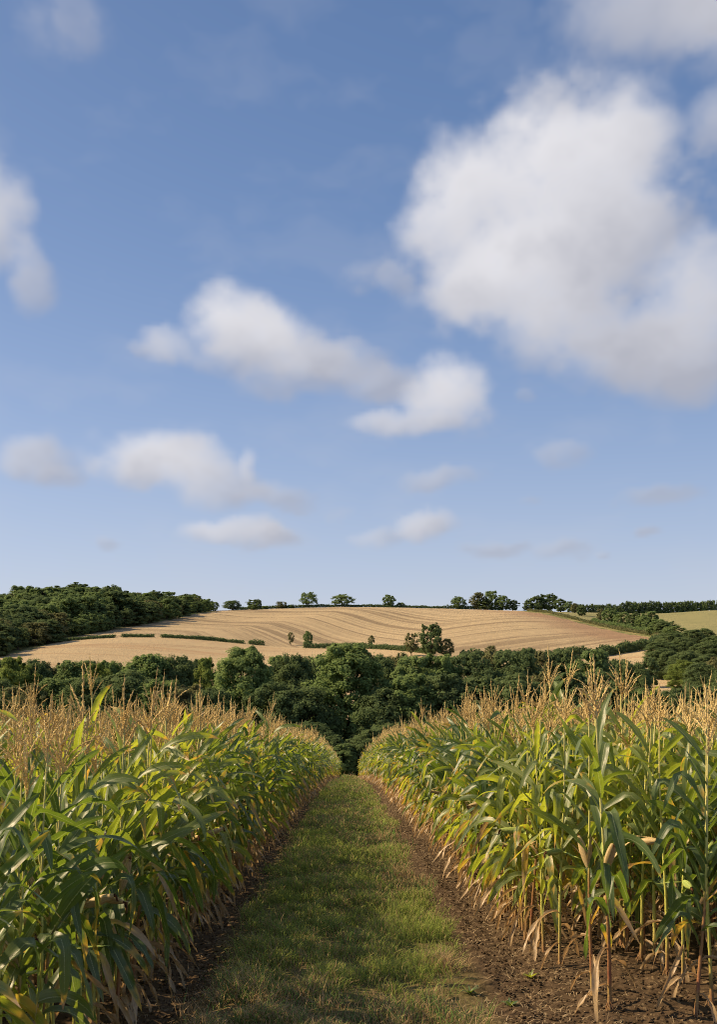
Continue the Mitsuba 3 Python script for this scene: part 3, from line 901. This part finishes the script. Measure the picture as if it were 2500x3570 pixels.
F = 3650.
ORD = ['leftmost', 'second', 'third', 'fourth', 'fifth', 'sixth', 'seventh', 'eighth', 'ninth', 'tenth', 'eleventh', 'twelfth', 'thirteenth', 'fourteenth', 'fifteenth', 'sixteenth', 'seventeenth', 'eighteenth',
       'nineteenth', 'twentieth', 'twenty-first', 'twenty-second', 'twenty-third', 'twenty-fourth', 'twenty-fifth', 'twenty-sixth', 'twenty-seventh', 'twenty-eighth', 'twenty-ninth', 'thirtieth',
       'thirty-first', 'thirty-second', 'thirty-third', 'thirty-fourth', 'thirty-fifth', 'thirty-sixth']


def spot(u, top, d):
    """bearing and height of a tree that stands d metres off and reaches the given sight line."""
    b = (u - 1250) / F
    return b, CAM_Z + (2330 - top) / F * d - float(land(b * d, d))


def rise(kind, u, top, wpx, d, label, **kw):
    b, h = spot(u, top, d)
    return tree(kind, b, d, h, wpx / F * d, label, **kw)


COLOUR = {'foliage_green': 'green', 'foliage_ash': 'leafy green', 'foliage_dark': 'dark green', 'foliage_light': 'bright green', 'foliage_olive': 'brownish green'}
# back row of the valley belt, left to right: kind, sight line u, top, width, distance
BELT = [('thick_a', -60, 2300, 150, 168), ('ash_c', 14, 2302, 120, 172), ('pale_a', 62, 2292, 125, 165), ('thick_a', 130, 2302, 120, 170), ('olive_a', 190, 2312, 110, 172), ('ash_c', 262, 2304, 120, 165),
        ('thick_b', 318, 2307, 120, 170), ('pale_a', 348, 2314, 90, 162), ('ash_b', 388, 2306, 100, 168), ('olive_a', 432, 2312, 90, 170), ('ash_a', 517, 2284, 150, 158), ('thick_a', 618, 2290, 130, 160),
        ('thick_b', 684, 2299, 90, 164), ('pale_a', 722, 2294, 85, 158), ('ash_b', 846, 2257, 195, 144), ('ash_c', 965, 2288, 110, 152), ('thick_a', 1020, 2285, 130, 150), ('thick_b', 1088, 2284, 110, 154),
        ('ash_a', 1212, 2247, 225, 140), ('thick_a', 1338, 2287, 120, 150), ('olive_a', 1392, 2279, 110, 154), ('ash_c', 1452, 2290, 150, 146), ('ash_b', 1526, 2284, 150, 148), ('thick_a', 1632, 2277, 150, 150),
        ('olive_a', 1716, 2268, 110, 156), ('thick_b', 1800, 2262, 160, 152), ('olive_a', 1872, 2272, 100, 158), ('thick_a', 1958, 2266, 130, 158), ('ash_c', 2064, 2268, 130, 152), ('thick_b', 2168, 2300, 130, 158), ('thick_a', 2222, 2312, 80, 156)]
# front row, lower
FRONT = [('thick_a', -20, 2370, 180, 142), ('olive_a', 95, 2385, 130, 140), ('ash_c', 205, 2365, 150, 142), ('thick_b', 320, 2360, 180, 140), ('thick_a', 440, 2340, 190, 140), ('ash_b', 560, 2372, 170, 138), ('olive_a', 660, 2388, 150, 138),
         ('thick_b', 735, 2400, 150, 136), ('thick_a', 955, 2380, 160, 136), ('thick_b', 1060, 2390, 170, 136), ('thick_a', 1345, 2400, 170, 136), ('ash_b', 1425, 2350, 170, 138), ('thick_b', 1540, 2350, 190, 140), ('thick_a', 1665, 2360, 190, 140),
         ('thick_a', 1790, 2350, 180, 140), ('olive_a', 1885, 2345, 130, 144), ('thick_b', 1985, 2345, 170, 142), ('thick_a', 2100, 2345, 180, 142), ('ash_c', 2210, 2400, 140, 140), ('thick_b', 2320, 2400, 170, 140), ('thick_a', 2440, 2390, 190, 140), ('thick_b', 2540, 2380, 190, 142)]
for i, (k, u, top, w, d) in enumerate(BELT):
    col = COLOUR[TREES[k][6]]
    lab = {14: 'large domed dark green tree left of the middle of the valley belt', 18: 'tallest full-crowned green tree in the valley belt, at the end of the track'}.get(i, f'{col} tree in the back row of the valley tree belt, {ORD[i]} from the left')
    rise(k, u, top, w * (1.2 if i in (14, 18) else 1.5), d, lab, name='valley_tree')
for i, (k, u, top, w, d) in enumerate(FRONT):
    rise(k, u, top, w * 1.45, d, f'lower {COLOUR[TREES[k][6]]} tree in the front row of the valley belt, {ORD[i]} from the left', name='valley_tree')
for i, (k, u, top, w, d) in enumerate([('thick_a', 1085, 2520, 130, 129), ('thick_b', 1150, 2560, 120, 127), ('ash_c', 1192, 2590, 90, 125), ('thick_a', 1245, 2570, 110, 127), ('thick_b', 1300, 2540, 130, 128), ('thick_a', 1370, 2520, 130, 130)]):
    rise(k, u, top, w * 1.3, d, f'dark bush closing the far end of the grass track, {ORD[i]} from the left', name='bush', category='bush')

# trees at the right of the valley and up the boundary of the pasture
THICKET = [('far_c', 2266, 2290, 60, 285), ('thick_a', 2300, 2236, 120, 335), ('thick_a', 2320, 2262, 120, 305), ('thick_b', 2386, 2222, 120, 340), ('thick_a', 2392, 2268, 130, 295), ('thick_a', 2468, 2280, 140, 285), ('thick_a', 2470, 2240, 130, 325),
           ('thick_a', 2510, 2215, 140, 345), ('thick_b', 2340, 2205, 110, 372), ('thick_b', 2412, 2195, 100, 385), ('thick_a', 2458, 2190, 70, 392), ('olive_a', 2500, 2290, 110, 275), ('pale_a', 2380, 2300, 110, 268), ('thick_a', 2440, 2310, 120, 255), ('thick_a', 2530, 2330, 130, 245)]
for i, (k, u, top, w, d) in enumerate(THICKET):
    rise(k, u, top, w, d, 'lone small tree standing in the strip of stubble seen through the belt at the right' if i == 0 else
         f'{COLOUR[TREES[k][6]]} tree in the right-edge thicket below the pasture, {ordinal(1 + sum(t[4] < d for t in THICKET[1:]))} from the near end', name='slope_tree')
for i, (k, u, top, w, d) in enumerate([('far_c', 1955, 2087, 44, 680), ('far_a', 1984, 2096, 34, 670), ('far_d', 2004, 2103, 30, 660), ('far_c', 2027, 2110, 34, 625), ('airy', 2094, 2122, 30, 570), ('far_a', 2126, 2120, 60, 545), ('far_b', 2172, 2133, 74, 520), ('far_c', 2214, 2135, 54, 505), ('far_a', 2240, 2146, 60, 495),
                                       ('far_a', 2264, 2131, 70, 485), ('far_b', 2296, 2158, 74, 465), ('oak_b', 2322, 2165, 74, 445), ('far_b', 2352, 2182, 84, 425), ('far_a', 2284, 2176, 60, 450)]):
    rise(k, u, top, w, d, f'{COLOUR[TREES[k][6]]} tree of the line running down between stubble and pasture, {ORD[i]} from the ridge', name='boundary_tree')
# field trees
rise('airy', 1434, 2206, 50, 376, 'thin grey-green leaning tree left of the dark field oak', name='field_tree')
rise('oak_b', 1503, 2174, 80, 368, 'large dark tree standing alone at the foot of the striped stubble field', name='field_tree')
rise('far_d', 1558, 2226, 52, 370, 'bushy olive-green tree right of the dark field oak', name='field_tree')
rise('airy', 1295, 2214, 26, 412, 'small spindly tree on the hedge, left of the dark field oak', name='field_tree')
rise('far_a', 1073, 2199, 34, 428, 'small bushy tree at the start of the right-hand hedge', name='field_tree')
rise('airy', 1014, 2203, 24, 430, 'thin sapling in the gap between the two hedges', name='field_tree')
rise('far_d', 1712, 2250, 44, 350, 'small pale bush peeping over the belt at the foot of the stubble', name='field_tree')
rise('cone', 176, 2190, 50, 405, 'small dark conifer-shaped tree at the corner of the wood', name='field_tree')
rise('far_a', 206, 2230, 36, 408, 'small round bush beside the conifer-shaped tree', name='field_tree')
# ridge trees
for k, u, top, w, d, lab in [
        ('oak_a', 810, 2093, 66, 700, 'dark spreading tree on the ridge, first right of the wood'), ('oak_b', 888, 2089, 52, 705, 'rounded dark tree on the ridge, second right of the wood'),
        ('far_a', 884, 2108, 40, 698, 'low bush at the foot of the second ridge tree'), ('far_b', 926, 2112, 28, 712, 'small bush in the ridge hedge left of the pale tree'), ('far_d', 980, 2097, 42, 712, 'pale small tree on the ridge hedge'),
        ('far_a', 1015, 2107, 26, 712, 'tiny round tree on the ridge hedge beside the pale tree'), ('spread', 1077, 2064, 62, 714, 'tall open-crowned tree on the skyline left of centre'),
        ('spread', 1193, 2072, 82, 714, 'wide flat-crowned tree on the skyline at the centre'), ('far_a', 1355, 2073, 46, 716, 'single rounded tree on the skyline right of centre'),
        ('far_c', 1398, 2100, 34, 716, 'low dark bush on the skyline hedge right of the rounded tree'), ('far_a', 1598, 2079, 58, 716, 'rounded green tree left of the ridge clump'),
        ('far_d', 1668, 2066, 62, 714, 'pale left tree of the ridge clump'), ('far_b', 1712, 2060, 56, 716, 'tallest tree in the middle of the ridge clump'), ('far_a', 1752, 2075, 60, 714, 'right tree of the ridge clump'),
        ('far_c', 1788, 2092, 44, 714, 'low right end tree of the ridge clump'), ('far_c', 1690, 2092, 60, 712, 'low tree in front of the ridge clump'),
        ('oak_a', 1872, 2077, 66, 712, 'dark left tree of the ridge pair above the pasture hedge'), ('oak_b', 1912, 2070, 66, 714, 'taller dark right tree of the ridge pair above the pasture hedge'), ('far_c', 1842, 2092, 40, 712, 'low dark bush left of the ridge pair')]:
    rise(k, u, top, w, d, lab, name='ridge_tree')
# far tree line beyond the pasture and bushes along the ridge
r2 = np.random.default_rng(31)
for u in np.arange(2172, 2540, 11.0):
    rise(str(r2.choice(['far_a', 'far_c', 'oak_b'])), u + r2.uniform(-3, 3), 2099 - (u - 2172) * .012 + r2.uniform(-4, 4), r2.uniform(20, 30), 742, 'dark tree in the level line of trees on the skyline beyond the pasture', name='skyline_tree', group='trees of the far skyline line')
for u in np.arange(2000, 2165, 9.0):
    rise(str(r2.choice(['far_a', 'far_c'])), u + r2.uniform(-3, 3), 2108 + r2.uniform(-4, 4), r2.uniform(14, 22), 738, 'low bush on the skyline left of the far tree line', name='skyline_bush', category='bush', group='bushes on the far skyline')

# the wood on the left hillside
edge_n = 0
for yv in np.arange(362, 760, 10.5):
    xe = float(wood_edge(min(yv, 690))) - (0 if yv < 690 else (yv - 690) * .3)
    k = 0
    while True:
        x = xe - 3.5 - k * 10.5 + r2.uniform(-2.8, 2.8)
        if x < -.36 * yv - 6:
            break
        y = yv + r2.uniform(-3, 3)
        k += 1
        dpth = xe - x
        if k > 9 or (k > 4 and 400 < yv < 560 and x < -.33 * yv):
            break
        edge_n += dpth < 9
        h = (10.0 if dpth < 8 else 14.0) * r2.uniform(.75, 1.25) * (1 if yv > 420 else .82)
        if yv > 560:
            h *= 1 - .30 * min(1, (yv - 560) / 90)
        kind = str(r2.choice(['far_a', 'far_b', 'far_c', 'oak_b', 'far_d'] if yv > 430 else ['far_c', 'oak_b', 'far_d', 'oak_a'], p=[.3, .25, .2, .15, .1] if yv > 430 else None))
        tree(kind, x / y, y, h, h * r2.uniform(1.0, 1.35), f'{ordinal(edge_n)} tree up the field edge of the hillside wood, counted from its lower end' if dpth < 9 else 'crown packed among others inside the hillside wood on the left', name='wood_tree',
             group='trees at the edge of the wood' if dpth < 9 else 'trees inside the wood')


# ------------------------------------------------------------------ hedges
def hedge(path, height, width, label, mat='foliage_dark', per_m=70, leaf=.42, wild=.5):
    key = numbered('hedge')
    p = np.asarray(path, float)
    seg = np.r_[0, np.cumsum(np.hypot(*np.diff(p, axis=0).T))]
    n = int(seg[-1] * per_m)
    s = rng.uniform(0, seg[-1], n)
    hx, hy = np.interp(s, seg, p[:, 0]), np.interp(s, seg, p[:, 1])
    hh = height * (1 - wild * .5 + wild * nfbm(np.stack([hx / 4, hy / 4, 0 * hx + 7], -1), 3, 17) * 1.2)
    a = rng.uniform(0, np.pi, n)
    rr = rng.uniform(.6, 1, n)
    off = np.cos(a) * width / 2 * rr
    z = hh * rng.uniform(0, 1, n) ** .85 * rr
    off = np.where(np.cos(a) > 0, 1, -1) * width / 2 * rr * np.sqrt(np.maximum(1 - (z / hh) ** 2 * .75, 0))
    x2, y2 = hx + rng.uniform(-.6, .6, n), hy + off
    c = np.stack([x2, y2, land(x2, y2) + .1 + z], 1)
    nrm = np.stack([0 * a, np.cos(a), np.sin(a) + .3], 1) + .7 * rand_dirs(rng, n)
    nrm /= np.linalg.norm(nrm, axis=1, keepdims=True)
    scene[key] = ply(leaf_cards(rng, c, nrm, leaf), mat, smooth=False)
    tag(key, label, 'hedge')


hx = lambda a, b, n=12: [(x, hedge_line(x)) for x in np.linspace(a, b, n)]   # noqa: E731
hedge(hx(-117, -97), 1.15, 2.0, 'short dark hedge piece at the corner of the wood')
hedge(hx(-94, -82), 1.25, 2.0, 'second short hedge piece from the wood, before the gap')
hedge(hx(-79, -46), 1.3, 2.0, 'long trimmed dark hedge between the two stubble fields, left of the gap')
hedge(hx(-44, -38), 1.9, 2.2, 'short round hedge piece just left of the gateway gap')
hedge(hx(-22, 27, 24), 2.0, 2.0, 'dark hedge running down right from the gateway gap to the field trees')
hedge(hx(36, 118, 30), 3.4, 4.0, 'thick dark hedge along the foot of the striped stubble, right of the field trees', wild=.7, per_m=110, leaf=.55)
for a, b, lab, ht in ((-84, -20, 'low hedge on the skyline between the wood and the tall open tree', 1.9), (-20, 60, 'low hedge on the skyline in the middle', 1.6), (60, 98, 'low hedge on the skyline under the ridge clump', 2.2)):
    hedge([(x, 714.0) for x in np.linspace(a, b, 12)], ht, 2.4, lab, wild=.9, per_m=60, leaf=.5)
hedge([(float(right_edge(y)) + 7, y) for y in np.linspace(420, 700, 30)], 1.3, 9, 'rough overgrown strip of bramble down the edge of the stubble field', mat='foliage_olive', wild=.9, per_m=50, leaf=.5)
hedge([(float(right_edge(y)) + 11, y) for y in np.linspace(420, 560, 30)], 2.2, 6, 'overgrown green hedge under the boundary trees', mat='foliage_green', wild=.9, per_m=60, leaf=.5)
